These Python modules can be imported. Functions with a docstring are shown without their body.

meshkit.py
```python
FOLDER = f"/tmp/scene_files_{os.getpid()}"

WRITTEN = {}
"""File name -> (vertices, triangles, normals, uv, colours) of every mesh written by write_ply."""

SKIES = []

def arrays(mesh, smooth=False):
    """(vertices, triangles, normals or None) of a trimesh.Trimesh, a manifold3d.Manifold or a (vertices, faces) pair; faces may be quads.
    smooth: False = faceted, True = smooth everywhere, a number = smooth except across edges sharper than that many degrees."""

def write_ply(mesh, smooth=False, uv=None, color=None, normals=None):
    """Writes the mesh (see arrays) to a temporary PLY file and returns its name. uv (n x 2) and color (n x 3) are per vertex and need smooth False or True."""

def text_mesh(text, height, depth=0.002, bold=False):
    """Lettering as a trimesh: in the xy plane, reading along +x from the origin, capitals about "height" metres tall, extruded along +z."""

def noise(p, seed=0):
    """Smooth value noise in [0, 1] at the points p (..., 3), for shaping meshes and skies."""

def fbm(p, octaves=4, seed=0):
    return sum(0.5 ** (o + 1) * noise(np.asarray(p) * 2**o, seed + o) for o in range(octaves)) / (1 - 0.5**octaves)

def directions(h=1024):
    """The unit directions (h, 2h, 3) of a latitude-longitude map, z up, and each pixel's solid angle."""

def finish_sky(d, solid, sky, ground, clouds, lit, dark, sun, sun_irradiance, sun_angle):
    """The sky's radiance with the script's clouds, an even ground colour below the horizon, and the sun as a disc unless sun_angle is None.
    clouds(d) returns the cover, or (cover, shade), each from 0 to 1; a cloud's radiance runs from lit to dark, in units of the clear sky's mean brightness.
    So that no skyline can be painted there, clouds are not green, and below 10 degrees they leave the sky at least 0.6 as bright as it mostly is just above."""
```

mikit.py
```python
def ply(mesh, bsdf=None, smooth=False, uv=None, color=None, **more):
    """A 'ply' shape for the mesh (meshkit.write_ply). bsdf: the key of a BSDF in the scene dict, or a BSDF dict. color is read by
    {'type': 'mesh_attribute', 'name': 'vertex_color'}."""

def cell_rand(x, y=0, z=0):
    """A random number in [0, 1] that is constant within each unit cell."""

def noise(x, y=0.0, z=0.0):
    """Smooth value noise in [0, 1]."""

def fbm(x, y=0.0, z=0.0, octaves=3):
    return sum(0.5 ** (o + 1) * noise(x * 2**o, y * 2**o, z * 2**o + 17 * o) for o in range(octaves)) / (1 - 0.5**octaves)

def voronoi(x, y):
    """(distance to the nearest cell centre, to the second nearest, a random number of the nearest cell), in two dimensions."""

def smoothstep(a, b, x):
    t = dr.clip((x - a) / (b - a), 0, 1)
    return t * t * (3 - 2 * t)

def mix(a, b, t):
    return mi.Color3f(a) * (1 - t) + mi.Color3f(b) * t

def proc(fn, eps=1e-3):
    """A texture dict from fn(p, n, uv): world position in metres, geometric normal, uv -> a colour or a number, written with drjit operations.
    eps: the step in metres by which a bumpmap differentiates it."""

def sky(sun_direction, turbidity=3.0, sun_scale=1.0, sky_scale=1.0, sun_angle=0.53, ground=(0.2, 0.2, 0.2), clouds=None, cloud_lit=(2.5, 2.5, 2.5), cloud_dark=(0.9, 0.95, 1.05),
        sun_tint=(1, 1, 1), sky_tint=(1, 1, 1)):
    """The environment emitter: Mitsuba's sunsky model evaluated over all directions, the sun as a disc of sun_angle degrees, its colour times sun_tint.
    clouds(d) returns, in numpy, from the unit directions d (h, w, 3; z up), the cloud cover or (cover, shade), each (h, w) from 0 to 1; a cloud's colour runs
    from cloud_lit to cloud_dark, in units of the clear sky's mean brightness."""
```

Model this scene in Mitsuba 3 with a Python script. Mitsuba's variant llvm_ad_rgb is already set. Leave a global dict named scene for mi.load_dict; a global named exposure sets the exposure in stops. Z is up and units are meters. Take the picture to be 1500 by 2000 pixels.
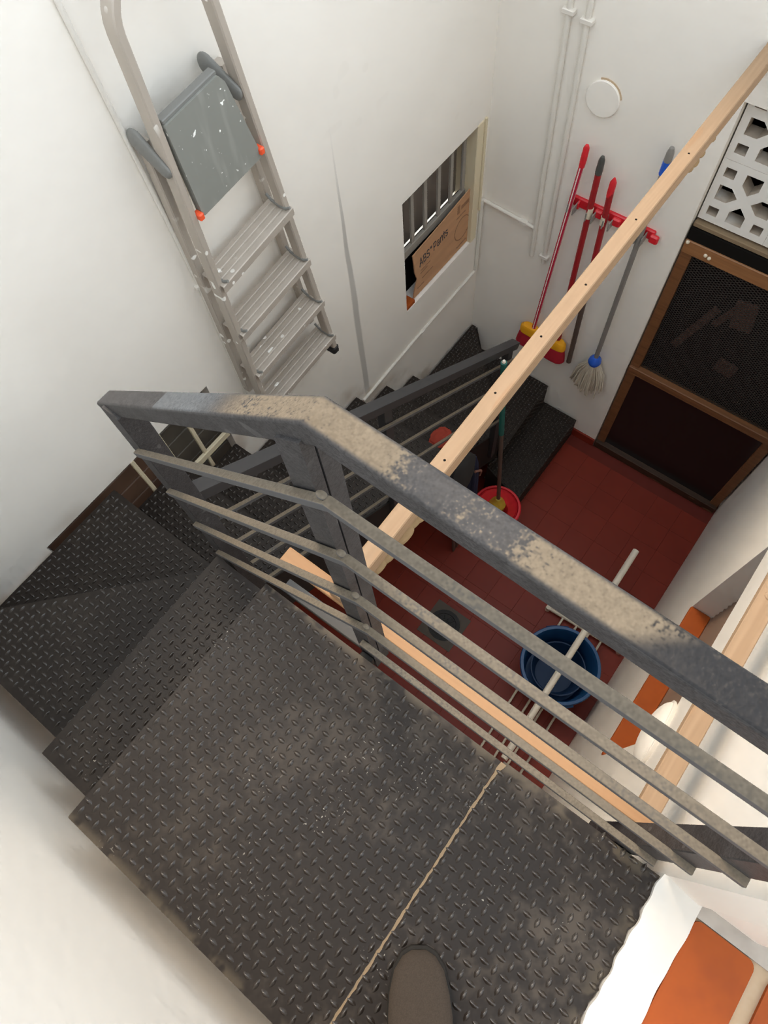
import math
import numpy as np
import trimesh
import mitsuba as mi
import drjit as dr
import mikit
import meshkit
from mikit import proc, noise, fbm, smoothstep, mix
from shapely.geometry import Polygon, Point, box as sbox

S = 1.12                       # drawing units -> metres
T = mi.ScalarTransform4f
scene, labels = {}, {}

# ------------------------------------------------------------------ camera, sky, exposure
EYE = np.array([0, 0, 1.33]) * S
FWD = np.array([0.288864, 0.289715, -0.912482])
UPV = np.array([0.742204, 0.534266, 0.404590])
scene['camera'] = {'type': 'perspective', 'fov_axis': 'x', 'fov': math.degrees(2 * math.atan(750 / 1330.56)),
                   'near_clip': 0.02, 'far_clip': 100.0,
                   'to_world': T().look_at(origin=EYE.tolist(), target=(EYE + FWD).tolist(), up=UPV.tolist())}
exposure = 3.62


def cloud_cover(d):
    n = np.clip(0.72 + 0.35 * (meshkit.fbm((d * 2.2).reshape(-1, 3), 3, 5).reshape(d.shape[:2]) - 0.0), 0.55, 1)
    return n, np.full(d.shape[:2], 0.15)


scene['sky'] = mikit.sky((0.33, 0.60, 0.97), turbidity=4.0, sun_scale=0.15, sun_angle=22.0, sun_tint=(1.0, 0.955, 0.90), sky_scale=1.0, clouds=cloud_cover,
                         cloud_lit=(1.58, 1.70, 1.76), cloud_dark=(1.0, 1.0, 1.0), ground=(0.4, 0.37, 0.33))


# ------------------------------------------------------------------ helpers
def numbered(key):
    if key not in scene and key not in things:
        return key
    k = 1
    while '%s_%03d' % (key, k) in scene or '%s_%03d' % (key, k) in things:
        k += 1
    return '%s_%03d' % (key, k)


things = set()


def scaled(mesh):
    if isinstance(mesh, list):
        mesh = trimesh.util.concatenate(mesh)
    m = mesh.copy()
    m.apply_scale(S)
    return m


def thing(name, label, cat, group=None, kind=None):
    key = numbered(name)
    things.add(key)
    labels[key] = {'label': label, 'category': cat}
    if group:
        labels[key]['group'] = group
    if kind:
        labels[key] = {'label': label, 'kind': kind}
    return key


def part(parent, name, mesh, mat, smooth=35, label=None, kind=None):
    key = numbered(parent + '__' + name)
    scene[key] = mikit.ply(scaled(mesh), mat, smooth=smooth)
    if label or kind:
        labels[key] = {}
        if label:
            labels[key]['label'] = label
        if kind:
            labels[key]['kind'] = kind
    return key


def single(name, mesh, mat, label, cat, group=None, smooth=35):
    key = thing(name, label, cat, group)
    things.discard(key)
    scene[key] = mikit.ply(scaled(mesh), mat, smooth=smooth)
    return key


def struct(name, mesh, mat, label, smooth=False):
    things.discard(name)
    scene[name] = mikit.ply(scaled(mesh), mat, smooth=smooth)
    labels[name] = {'label': label, 'kind': 'structure'}
    return name


def hull(pts):
    return trimesh.convex.convex_hull(np.asarray(pts, float))


def bx(x0, x1, y0, y1, z0, z1, b=0.0):
    if b <= 0:
        m = trimesh.creation.box((x1 - x0, y1 - y0, z1 - z0))
        m.apply_translation(((x0 + x1) / 2, (y0 + y1) / 2, (z0 + z1) / 2))
        return m
    pts = []
    for sx, X in ((1, x0), (-1, x1)):
        for sy, Y in ((1, y0), (-1, y1)):
            for sz, Z in ((1, z0), (-1, z1)):
                pts += [(X, Y + sy * b, Z + sz * b), (X + sx * b, Y, Z + sz * b), (X + sx * b, Y + sy * b, Z)]
    return hull(pts)


def unit(v):
    v = np.asarray(v, float)
    return v / np.linalg.norm(v)


def beam(p0, p1, w, h, up=(0, 0, 1), b=0.002):
    """box along p0-p1, w across (horizontal side), h along up; axis through the middle"""
    p0, p1 = np.asarray(p0, float), np.asarray(p1, float)
    d = p1 - p0
    L = np.linalg.norm(d)
    x = d / L
    y = unit(np.cross(up, x))
    z = np.cross(x, y)
    m = bx(0, L, -w / 2, w / 2, -h / 2, h / 2, b)
    M = np.eye(4)
    M[:3, 0], M[:3, 1], M[:3, 2], M[:3, 3] = x, y, z, p0
    m.apply_transform(M)
    return m


def tube(pts, r, n=12, caps=True):
    """round tube along a polyline; r a number or one per point"""
    pts = np.asarray(pts, float)
    r = np.broadcast_to(np.asarray(r, float), (len(pts),))
    t = np.gradient(pts, axis=0)
    t /= np.linalg.norm(t, axis=1, keepdims=True)
    a = np.cross(t[0], [0, 0, 1] if abs(t[0][2]) < .9 else [1, 0, 0])
    a /= np.linalg.norm(a)
    V = []
    ang = np.arange(n) * 2 * np.pi / n
    for p, tt, rr in zip(pts, t, r):
        a = a - tt * (a @ tt)
        a /= np.linalg.norm(a)
        c = np.cross(tt, a)
        V.append(p + rr * (np.cos(ang)[:, None] * a + np.sin(ang)[:, None] * c))
    m = len(pts)
    F = []
    for i in range(m - 1):
        for j in range(n):
            k = (j + 1) % n
            F += [(i * n + j, i * n + k, (i + 1) * n + k), (i * n + j, (i + 1) * n + k, (i + 1) * n + j)]
    V = np.vstack(V)
    if caps:
        V = np.vstack([V, pts[:1], pts[-1:]])
        for j in range(n):
            k = (j + 1) % n
            F += [(m * n, k, j), (m * n + 1, (m - 1) * n + j, (m - 1) * n + k)]
    return trimesh.Trimesh(V, F, process=False)


def lathe(profile, center, n=48, axis='z'):
    """revolve (r, z) pairs, a closed or open profile"""
    ang = np.arange(n) * 2 * np.pi / n
    pr = np.asarray(profile, float)
    V = np.array([[r * math.cos(a), r * math.sin(a), z] for r, z in pr for a in ang])
    F = []
    for i in range(len(pr) - 1):
        for j in range(n):
            k = (j + 1) % n
            F += [(i * n + j, i * n + k, (i + 1) * n + k), (i * n + j, (i + 1) * n + k, (i + 1) * n + j)]
    if axis == 'x':      # axis pointing to -x
        V = np.stack([-V[:, 2], V[:, 0], V[:, 1]], 1)
        F = [f[::-1] for f in F]
    if axis == 'y':
        V = np.stack([V[:, 0], V[:, 2], V[:, 1]], 1)
        F = [f[::-1] for f in F]
    m = trimesh.Trimesh(V + np.asarray(center, float), F, process=True)
    m.fix_normals()
    return m


def prism(poly, z0, z1):
    m = trimesh.creation.extrude_polygon(poly, z1 - z0, engine='earcut')
    m.apply_translation((0, 0, z0))
    return m


def prism_x(poly, x0, x1):
    """poly in (y, z), extruded along x"""
    m = trimesh.creation.extrude_polygon(poly, x1 - x0, engine='earcut')
    v = m.vertices
    m.vertices = np.stack([v[:, 2] + x0, v[:, 0], v[:, 1]], 1)
    return m


def prism_y(poly, y0, y1):
    """poly in (x, z), extruded along y"""
    m = trimesh.creation.extrude_polygon(poly, y1 - y0, engine='earcut')
    v = m.vertices
    m.vertices = np.stack([v[:, 0], v[:, 2] + y0, v[:, 1]], 1)
    m.invert()
    return m


def loft(rings, caps=True):
    rings = [np.asarray(r, float) for r in rings]
    n = len(rings[0])
    V = np.vstack(rings)
    F = []
    for i in range(len(rings) - 1):
        for j in range(n):
            k = (j + 1) % n
            F += [(i * n + j, i * n + k, (i + 1) * n + k), (i * n + j, (i + 1) * n + k, (i + 1) * n + j)]
    if caps:
        V = np.vstack([V, rings[0].mean(0)[None], rings[-1].mean(0)[None]])
        c0, c1 = len(V) - 2, len(V) - 1
        o = (len(rings) - 1) * n
        for j in range(n):
            k = (j + 1) % n
            F += [(c0, k, j), (c1, o + j, o + k)]
    m = trimesh.Trimesh(V, F, process=False)
    m.fix_normals()
    return m


# ------------------------------------------------------------------ materials
def mat(name, d):
    scene[name] = d
    return name


def principled(color, rough=0.5, spec=0.5, metallic=0.0, **more):
    c = color if isinstance(color, dict) else {'type': 'rgb', 'value': list(color)}
    r = rough if isinstance(rough, dict) else float(rough)
    return {'type': 'principled', 'base_color': c, 'roughness': r, 'specular': float(spec), 'metallic': float(metallic), **more}


def two(d):
    return {'type': 'twosided', 'bsdf': d}


def bump(d, fn, eps=1e-3):
    return {'type': 'bumpmap', 'arbitrary': proc(fn, eps), 'scale': 1.0, 'bsdf': d}


def wall_color(p, n, uv):
    q = p / S
    m = fbm(q.x * 3, q.y * 3, q.z * 3, 3) - 0.5
    c = mi.Color3f(0.81, 0.775, 0.715) * (1 + 0.05 * m)
    # a grey run-down stain on the wall with the ladder
    w = 0.004 + 0.018 * smoothstep(-0.05, -0.9, q.z)
    st = smoothstep(1.0, 0.5, dr.abs(q.x - 1.317 - 0.01 * (fbm(q.z * 4, 3.0, 0, 2) - 0.5)) / w) * smoothstep(0.02, -0.45, q.z) * smoothstep(-1.5, -1.3, q.z)
    st = dr.select((q.y > 1.25) & (n.y < -0.5), st, 0.0)
    c = mix(c, mi.Color3f(0.40, 0.385, 0.36), st * 0.75)
    # brown scuff just above the steps
    line = dr.select(q.x < 0.15, -0.495, -0.495 - 0.767 * (q.x - 0.15))
    sc = smoothstep(0.10, 0.0, q.z - line) * smoothstep(0.35, 0.75, fbm(q.x * 9, q.z * 9, 0, 3))
    sc = dr.select((q.y > 1.25) & (n.y < -0.5), sc, 0.0)
    c = mix(c, mi.Color3f(0.45, 0.37, 0.29), sc * 0.6)
    # small marks
    sp = smoothstep(0.79, 0.86, noise(q.x * 22, q.y * 22, q.z * 22)) * smoothstep(0.6, 0.8, noise(q.x * 2 + 7, q.y * 2, q.z * 2))
    return mix(c, mi.Color3f(0.5, 0.46, 0.4), sp * 0.06)


def wall_bump(p, n, uv):
    return 0.0012 * fbm(p.x * 35, p.y * 35, p.z * 35, 3) + 0.004 * noise(p.x * 5, p.y * 5, p.z * 5)


mat('white_plaster', bump(two({'type': 'diffuse', 'reflectance': proc(wall_color)}), wall_bump))
mat('white_paint', two(principled((0.66, 0.63, 0.575), 0.5, 0.3)))


def block_color(p, n, uv):
    m = fbm(p.x * 12, p.y * 12, p.z * 12, 3)
    c = mi.Color3f(0.76, 0.745, 0.71) * (1 + 0.08 * (m - 0.5))
    side_tone = smoothstep(0.8, 0.3, dr.abs(n.x)) * smoothstep(0.2, 0.6, m + 0.15)  # browner on faces turned away from the block front
    return mix(c, mi.Color3f(0.36, 0.29, 0.215), side_tone * 0.85)


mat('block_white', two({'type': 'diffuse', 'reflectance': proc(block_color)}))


def steel_color(p, n, uv):
    q = p / S
    up = smoothstep(0.5, 0.9, n.z)
    d = fbm(q.x * 7, q.y * 7, q.z * 7, 4)
    d2 = fbm(q.x * 55, q.y * 55, q.z * 55, 3)
    near = smoothstep(0.6, -0.2, q.y) * smoothstep(-0.3, -0.05, q.z)
    m = up * smoothstep(0.45, 0.80, d * 0.6 + d2 * 0.4) * (0.15 + 0.40 * near)
    c = mix(mi.Color3f(0.0185, 0.0140, 0.0115), mi.Color3f(0.10, 0.08, 0.062), m)
    sp = smoothstep(0.91, 0.96, noise(q.x * 260, q.y * 260, q.z * 260)) * smoothstep(0.62, 0.80, noise(q.x * 14, q.y * 14, q.z * 14))
    # tan grit and rust along the outer edges of the landing
    e = dr.maximum(smoothstep(-0.335, -0.362, q.y), dr.maximum(smoothstep(-0.385, -0.405, q.x), smoothstep(0.128, 0.15, q.x)))
    e = dr.select(q.z > -0.02, e, 0.0) * up * smoothstep(0.42, 0.62, fbm(q.x * 40, q.y * 40, 0, 3))
    c = mix(c, mi.Color3f(0.10, 0.080, 0.055), e * 0.6)
    return mix(c, mi.Color3f(0.26, 0.24, 0.21), sp * up)


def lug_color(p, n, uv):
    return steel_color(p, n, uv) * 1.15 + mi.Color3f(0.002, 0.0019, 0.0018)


def steel_rough(p, n, uv):
    return 0.33 + 0.20 * fbm(p.x * 20, p.y * 20, p.z * 20, 3)


mat('black_steel', two(principled(proc(steel_color), proc(steel_rough), 0.22)))
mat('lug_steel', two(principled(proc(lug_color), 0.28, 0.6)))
mat('dark_steel', two(principled((0.015, 0.014, 0.013), 0.5, 0.2)))


def rail_color(p, n, uv):
    q = p / S
    up = smoothstep(0.35, 0.8, n.z)
    big = fbm(q.x * 16 + 3, q.y * 16, q.z * 16, 3)
    fine = noise(q.x * 620, q.y * 620, q.z * 620) * 0.6 + noise(q.x * 290, q.y * 290, q.z * 290) * 0.4
    # how much sand lies along the rail
    d = smoothstep(-0.075, -0.045, q.y + 1.2 * (q.x - 0.18)) * smoothstep(0.42, 0.33, q.y)
    dark = smoothstep(0.035, 0.065, q.y) * smoothstep(0.20, 0.15, q.y)
    edge = smoothstep(0.0155, 0.0105, dr.abs(q.x - (0.1825 + 0.0135 * dr.minimum(q.y - 0.245, 0.0))))
    top = dr.select(q.z > 0.62, 1.0, 0.0)
    lvl = big * 0.5 + fine * 0.5
    m = up * top * d * edge * smoothstep(0.36, 0.54, lvl + 0.08 - 0.16 * dark)
    m = m + up * top * (1 - d) * 0.3 * smoothstep(0.56, 0.8, lvl)
    base = mi.Color3f(0.038, 0.036, 0.0365) * (0.75 + 0.5 * fbm(q.x * 60, q.y * 25, q.z * 25, 3))
    base = mix(base, mi.Color3f(0.010, 0.0095, 0.0105), up * top * smoothstep(0.0, -0.06, q.y) * 0.8)
    base = mix(base, mi.Color3f(0.078, 0.083, 0.088), up * top * smoothstep(0.36, 0.46, q.y))  # bluish sky reflection painted into the colour of the sloped stretch
    base = base * (0.55 + 0.9 * fine)
    scr = smoothstep(0.72, 0.80, noise(q.x * 90, q.y * 22, q.z * 60)) * smoothstep(0.5, 0.7, noise(q.x * 11, q.y * 11, q.z * 11))
    base = mix(base, mi.Color3f(0.35, 0.34, 0.33), scr * 0.10)
    tan = mix(mi.Color3f(0.085, 0.064, 0.042), mi.Color3f(0.185, 0.145, 0.100), fine)
    return mix(base, tan, dr.clip(m, 0, 1))


def rail_bump(p, n, uv):
    return 0.0009 * fbm(p.x * 260, p.y * 260, p.z * 260, 3)


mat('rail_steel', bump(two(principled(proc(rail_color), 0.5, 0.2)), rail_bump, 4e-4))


def bar_color(p, n, uv):
    q = p / S
    up = smoothstep(0.35, 0.8, n.z)
    fine = noise(q.x * 420, q.y * 420, q.z * 420)
    big = fbm(q.x * 14, q.y * 14, q.z * 14, 3)
    m = up * smoothstep(0.05, 0.45, big * 0.7 + fine * 0.3)
    base = mi.Color3f(0.06, 0.06, 0.062)
    return mix(base, mix(mi.Color3f(0.095, 0.074, 0.050), mi.Color3f(0.145, 0.115, 0.080), fine), m * 0.95)


mat('bar_steel', two(principled(proc(bar_color), 0.6, 0.4)))


def wood_fn(axis, c0, c1):
    def fn(p, n, uv):
        q = p / S
        a, b, c = (q.x, q.y, q.z) if axis == 0 else (q.y, q.x, q.z)
        g = fbm(a * 5, b * 120 + 2 * noise(a * 3, b * 8), c * 120, 3)
        k = smoothstep(0.80, 0.9, noise(a * 9, b * 30, c * 30))
        col = mix(mi.Color3f(*c0), mi.Color3f(*c1), g)
        return mix(col, mi.Color3f(0.32, 0.17, 0.08), k * 0.35)
    return fn


mat('pine_x', two(principled(proc(wood_fn(0, (0.36, 0.245, 0.155), (0.28, 0.18, 0.105))), 0.65, 0.3)))
mat('pine_y', two(principled(proc(wood_fn(1, (0.40, 0.235, 0.125), (0.31, 0.165, 0.08))), 0.65, 0.3)))
mat('foam_yellow', two(principled((0.27, 0.18, 0.095), 0.8, 0.2)))
mat('brown_wood', two(principled(proc(wood_fn(1, (0.21, 0.092, 0.038), (0.12, 0.052, 0.023))), 0.45, 0.4)))
mat('orange_wood', two(principled(proc(wood_fn(1, (0.32, 0.15, 0.062), (0.21, 0.095, 0.04))), 0.45, 0.4)))
mat('dark_wood', two(principled(proc(wood_fn(1, (0.055, 0.028, 0.016), (0.035, 0.019, 0.012))), 0.45, 0.4)))
mat('brown_slat', two(principled((0.115, 0.068, 0.045), 0.5, 0.4)))
mat('grey_slat', two(principled((0.085, 0.075, 0.06), 0.5, 0.4)))
mat('shutter_brown', two(principled((0.20, 0.135, 0.10), 0.55, 0.35)))
mat('cream_paint', two(principled((0.62, 0.54, 0.38), 0.5, 0.4)))
mat('grey_bar', two(principled((0.27, 0.25, 0.22), 0.5, 0.4)))
mat('window_grey', two(principled((0.16, 0.135, 0.115), 0.3, 0.5)))
mat('window_dark', two(principled((0.075, 0.06, 0.052), 0.35, 0.5)))
mat('black_void', two({'type': 'diffuse', 'reflectance': {'type': 'rgb', 'value': [0.012, 0.011, 0.010]}}))
mat('black_mesh', two(principled((0.030, 0.028, 0.026), 0.5, 0.5)))
mat('dark_glass', {'type': 'thindielectric'})


def card_color(p, n, uv):
    q = p / S
    m = fbm(q.x * 6, q.y * 6, q.z * 40, 3)
    return mi.Color3f(0.44, 0.245, 0.135) * (0.9 + 0.2 * m)


mat('cardboard', two(principled(proc(card_color), 0.8, 0.2)))
mat('print_ink', two(principled((0.05, 0.045, 0.05), 0.8, 0.2)))
mat('print_faint', two(principled((0.25, 0.135, 0.075), 0.8, 0.2)))


def floor_color(p, n, uv):
    q = p / S
    t = mikit.cell_rand(dr.floor((q.x - 0.03) / 0.152), dr.floor((q.y + 0.37) / 0.152), 4)
    m = fbm(q.x * 8, q.y * 8, q.z, 3)
    c = mix(mi.Color3f(0.21, 0.024, 0.011), mi.Color3f(0.175, 0.021, 0.0105), m)
    return c * (0.96 + 0.08 * t)


mat('red_tile', two(principled(proc(floor_color), 0.5, 0.3)))
mat('red_grout', two(principled((0.13, 0.018, 0.011), 0.7, 0.3)))


def terracotta_color(p, n, uv):
    m = fbm(p.x * 14, p.y * 14, p.z * 14, 4)
    return mix(mi.Color3f(0.33, 0.072, 0.014), mi.Color3f(0.29, 0.062, 0.015), smoothstep(0.45, 0.75, m))


mat('terracotta', two(principled(proc(terracotta_color), 0.5, 0.15)))


def mortar_color(p, n, uv):
    m = fbm(p.x * 60, p.y * 60, p.z * 60, 3)
    return mix(mi.Color3f(0.44, 0.32, 0.20), mi.Color3f(0.54, 0.43, 0.31), m)


mat('mortar_tan', two({'type': 'diffuse', 'reflectance': proc(mortar_color)}))


def mortar_grey(p, n, uv):
    m = fbm(p.x * 50, p.y * 50, p.z * 50, 3)
    return mix(mi.Color3f(0.34, 0.305, 0.27), mi.Color3f(0.46, 0.42, 0.37), m)


mat('mortar_grey', two({'type': 'diffuse', 'reflectance': proc(mortar_grey)}))
mat('sealant', two(principled((0.22, 0.16, 0.10), 0.8, 0.2)))


def alu_color(p, n, uv):
    q = p / S
    sp = smoothstep(0.80, 0.86, noise(q.x * 55, q.y * 55, q.z * 55)) * smoothstep(0.45, 0.7, noise(q.x * 9, q.y * 9, q.z * 9))
    c = mi.Color3f(0.40, 0.355, 0.305) * (0.92 + 0.16 * fbm(q.x * 30, q.y * 30, q.z * 6, 2))
    return mix(c, mi.Color3f(0.85, 0.84, 0.8), sp)


mat('aluminium', two(principled(proc(alu_color), 0.45, 0.4, 0.12)))


def board_color(p, n, uv):
    q = p / S
    s = noise(q.x * 110, q.y * 110, q.z * 80) * 0.6 + 0.4 * noise(q.x * 190, q.y * 190, q.z * 190)
    sp = smoothstep(0.72, 0.78, s) * smoothstep(0.38, 0.60, noise(q.x * 12, q.y * 12, q.z * 12 + 4))
    sm = smoothstep(0.5, 0.9, fbm(q.x * 50, 1.0, q.z * 7, 3)) * 0.35
    c = mix(mi.Color3f(0.21, 0.215, 0.195), mi.Color3f(0.32, 0.32, 0.295), sm)
    return mix(c, mi.Color3f(0.86, 0.86, 0.83), sp)


mat('platform_grey', two(principled(proc(board_color), 0.6, 0.3)))
mat('grey_plastic', two(principled((0.17, 0.17, 0.16), 0.5, 0.4)))
mat('black_rubber', two(principled((0.025, 0.024, 0.024), 0.6, 0.3)))
mat('orange_red', two(principled((0.75, 0.09, 0.03), 0.4, 0.5)))
mat('red_plastic', two(principled((0.60, 0.020, 0.030), 0.32, 0.5)))
mat('dark_red', two(principled((0.30, 0.014, 0.018), 0.4, 0.5)))
mat('bristle_red', two(principled((0.34, 0.016, 0.028), 0.7, 0.2)))
mat('yellow_plastic', two(principled((0.78, 0.36, 0.015), 0.4, 0.5)))
mat('dull_yellow', two(principled((0.42, 0.30, 0.03), 0.5, 0.4)))
mat('blue_plastic', two(principled((0.010, 0.060, 0.165), 0.35, 0.4)))
mat('bright_blue', two(principled((0.02, 0.10, 0.52), 0.35, 0.5)))
mat('navy_blue', two(principled((0.015, 0.02, 0.045), 0.7, 0.3)))
mat('dark_cloth', two(principled((0.03, 0.028, 0.028), 0.9, 0.2)))
mat('teal_plastic', two(principled((0.01, 0.10, 0.085), 0.4, 0.5)))
mat('pole_grey', two(principled((0.26, 0.25, 0.235), 0.4, 0.5, 0.3)))
mat('pole_brown', two(principled((0.085, 0.06, 0.048), 0.5, 0.4)))
mat('cream_plastic', two(principled((0.62, 0.55, 0.43), 0.4, 0.5)))
mat('dark_cap', two(principled((0.06, 0.062, 0.058), 0.4, 0.5)))


def stripe_color(p, n, uv):
    q = p / S
    a = dr.atan2(q.z * 0 + n.y, -n.x)
    s = smoothstep(0.15, 0.3, dr.abs(dr.sin(a * 2.5)))
    return mix(mi.Color3f(0.75, 0.62, 0.58), mi.Color3f(0.42, 0.02, 0.05), s)


mat('striped_pole', two(principled(proc(stripe_color), 0.4, 0.5)))


def mop_color(p, n, uv):
    q = p / S
    m = fbm(q.x * 60, q.y * 60, q.z * 8, 3)
    return mix(mi.Color3f(0.72, 0.66, 0.55), mi.Color3f(0.42, 0.36, 0.28), m)


mat('mop_cotton', two({'type': 'diffuse', 'reflectance': proc(mop_color)}))


def shoe_color(p, n, uv):
    w = noise(p.x * 900, p.y * 900, p.z * 900)
    return mi.Color3f(0.047, 0.036, 0.028) * (0.85 + 0.3 * w)


mat('shoe_cloth', two(principled(proc(shoe_color), 0.9, 0.2)))
mat('shoe_sole', two(principled((0.020, 0.018, 0.016), 0.8, 0.2)))
mat('trouser_cloth', two(principled((0.03, 0.03, 0.035), 0.9, 0.2)))

# ------------------------------------------------------------------ the setting
ZF, XB, YA, YD, XC = -2.31, 2.237, 1.31, -0.372, -0.47
TOP = 1.05
TOPD = 0.62


def rect(a0, a1, b0, b1):
    return Polygon([(a0, b0), (a1, b0), (a1, b1), (a0, b1)])


# window openings
W1 = rect(1.645, 2.195, -1.155, -0.55)
W2 = rect(-0.10, 0.59, -1.02, -0.478)
W3 = rect(0.52, 1.19, -1.25, -0.595)
DOOR = rect(-0.372, 0.405, ZF - 0.02, -0.155)
pa = rect(XC - 0.2, XB + 0.2, ZF - 0.1, TOP).difference(W1).difference(W2)
struct('wall_left', prism_y(pa, YA, YA + 0.14), 'white_plaster', 'long white plastered wall with the aluminium ladder hung on it')
pb = rect(YD - 0.16, YA + 0.01, ZF - 0.1, TOP).difference(DOOR)
struct('wall_back', prism_x(pb, XB, XB + 0.16), 'white_plaster', 'white plastered wall with the brooms, the pipes and the dark door')
pd = rect(0.165, XB + 0.01, ZF - 0.1, TOPD).difference(W3)
m = prism_y(pd, YD - 0.16, YD)
m = trimesh.boolean.union([m, prism(Polygon([(0.165, YD - 0.002), (0.157, -0.433), (0.30, -0.81), (0.62, -0.81), (0.62, -0.50), (0.30, YD - 0.02)]), ZF - 0.1, TOPD)], engine='manifold')
struct('wall_right', m, 'white_plaster', 'brightly lit white wall above the window with the orange sill')
struct('wall_near', bx(XC - 0.15, XC, -1.3, YA + 0.05, ZF - 0.1, TOP), 'white_plaster', 'white wall close beside the left edge of the steel landing')
# solid below the doorway in the right wall
struct('wall_doorway', bx(XC - 0.02, 0.28, -1.3, YD, ZF - 0.1, -0.012), 'white_plaster', 'white wall under the doorway at the end of the landing')

# red floor: tiles on a base
struct('floor', bx(XC - 0.1, XB + 0.1, YD - 0.05, YA + 0.1, ZF - 0.08, ZF - 0.0012), 'red_grout', 'dark red tiled floor at the foot of the stairs')
tile = bx(0.0, 0.1505, 0.0, 0.1505, -0.01, 0.0, 0.0007)
tile_ply = mikit.ply(scaled(tile), 'red_tile', smooth=False)
nx, ny = 15, 11
for i in range(nx):
    for j in range(ny):
        x, y = 0.03 + 0.152 * i, YD + 0.002 + 0.152 * j
        if x + 0.15 > XB or (0.66 < x < 0.95 and 0.36 < y + .07 < 0.62):
            if x + 0.15 > XB:
                continue
        key = numbered('floor__tile')
        scene[key] = {**tile_ply, 'to_world': T().translate([x * S, y * S, ZF * S])}

struct('baseboard_back', bx(XB - 0.012, XB, 0.405, 0.56, ZF, ZF + 0.062, 0.002), 'red_tile', 'dark red skirting tile between the bottom step and the door')

# ---- doorway floor: orange tiles behind a painted curb
struct('doorway_floor', bx(XC, 0.28, -1.3, YD - 0.04, -0.03, -0.004), 'mortar_tan', 'rough tan mortar bed between the orange tiles')
rng = np.random.default_rng(3)
for r in range(6):
    y1 = -0.440 - 0.133 * r
    for c in range(3):
        x1 = 0.139 - 0.262 * c - (0.0 if r % 2 == 0 else 0.004)
        w, h = 0.232, 0.106
        P0 = rect(x1 - w, x1, y1 - h, y1).buffer(-0.014).buffer(0.014, quad_segs=4)
        part('doorway_floor', 'tile', prism(P0, -0.012, 0.0035), 'terracotta', smooth=False)
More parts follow.
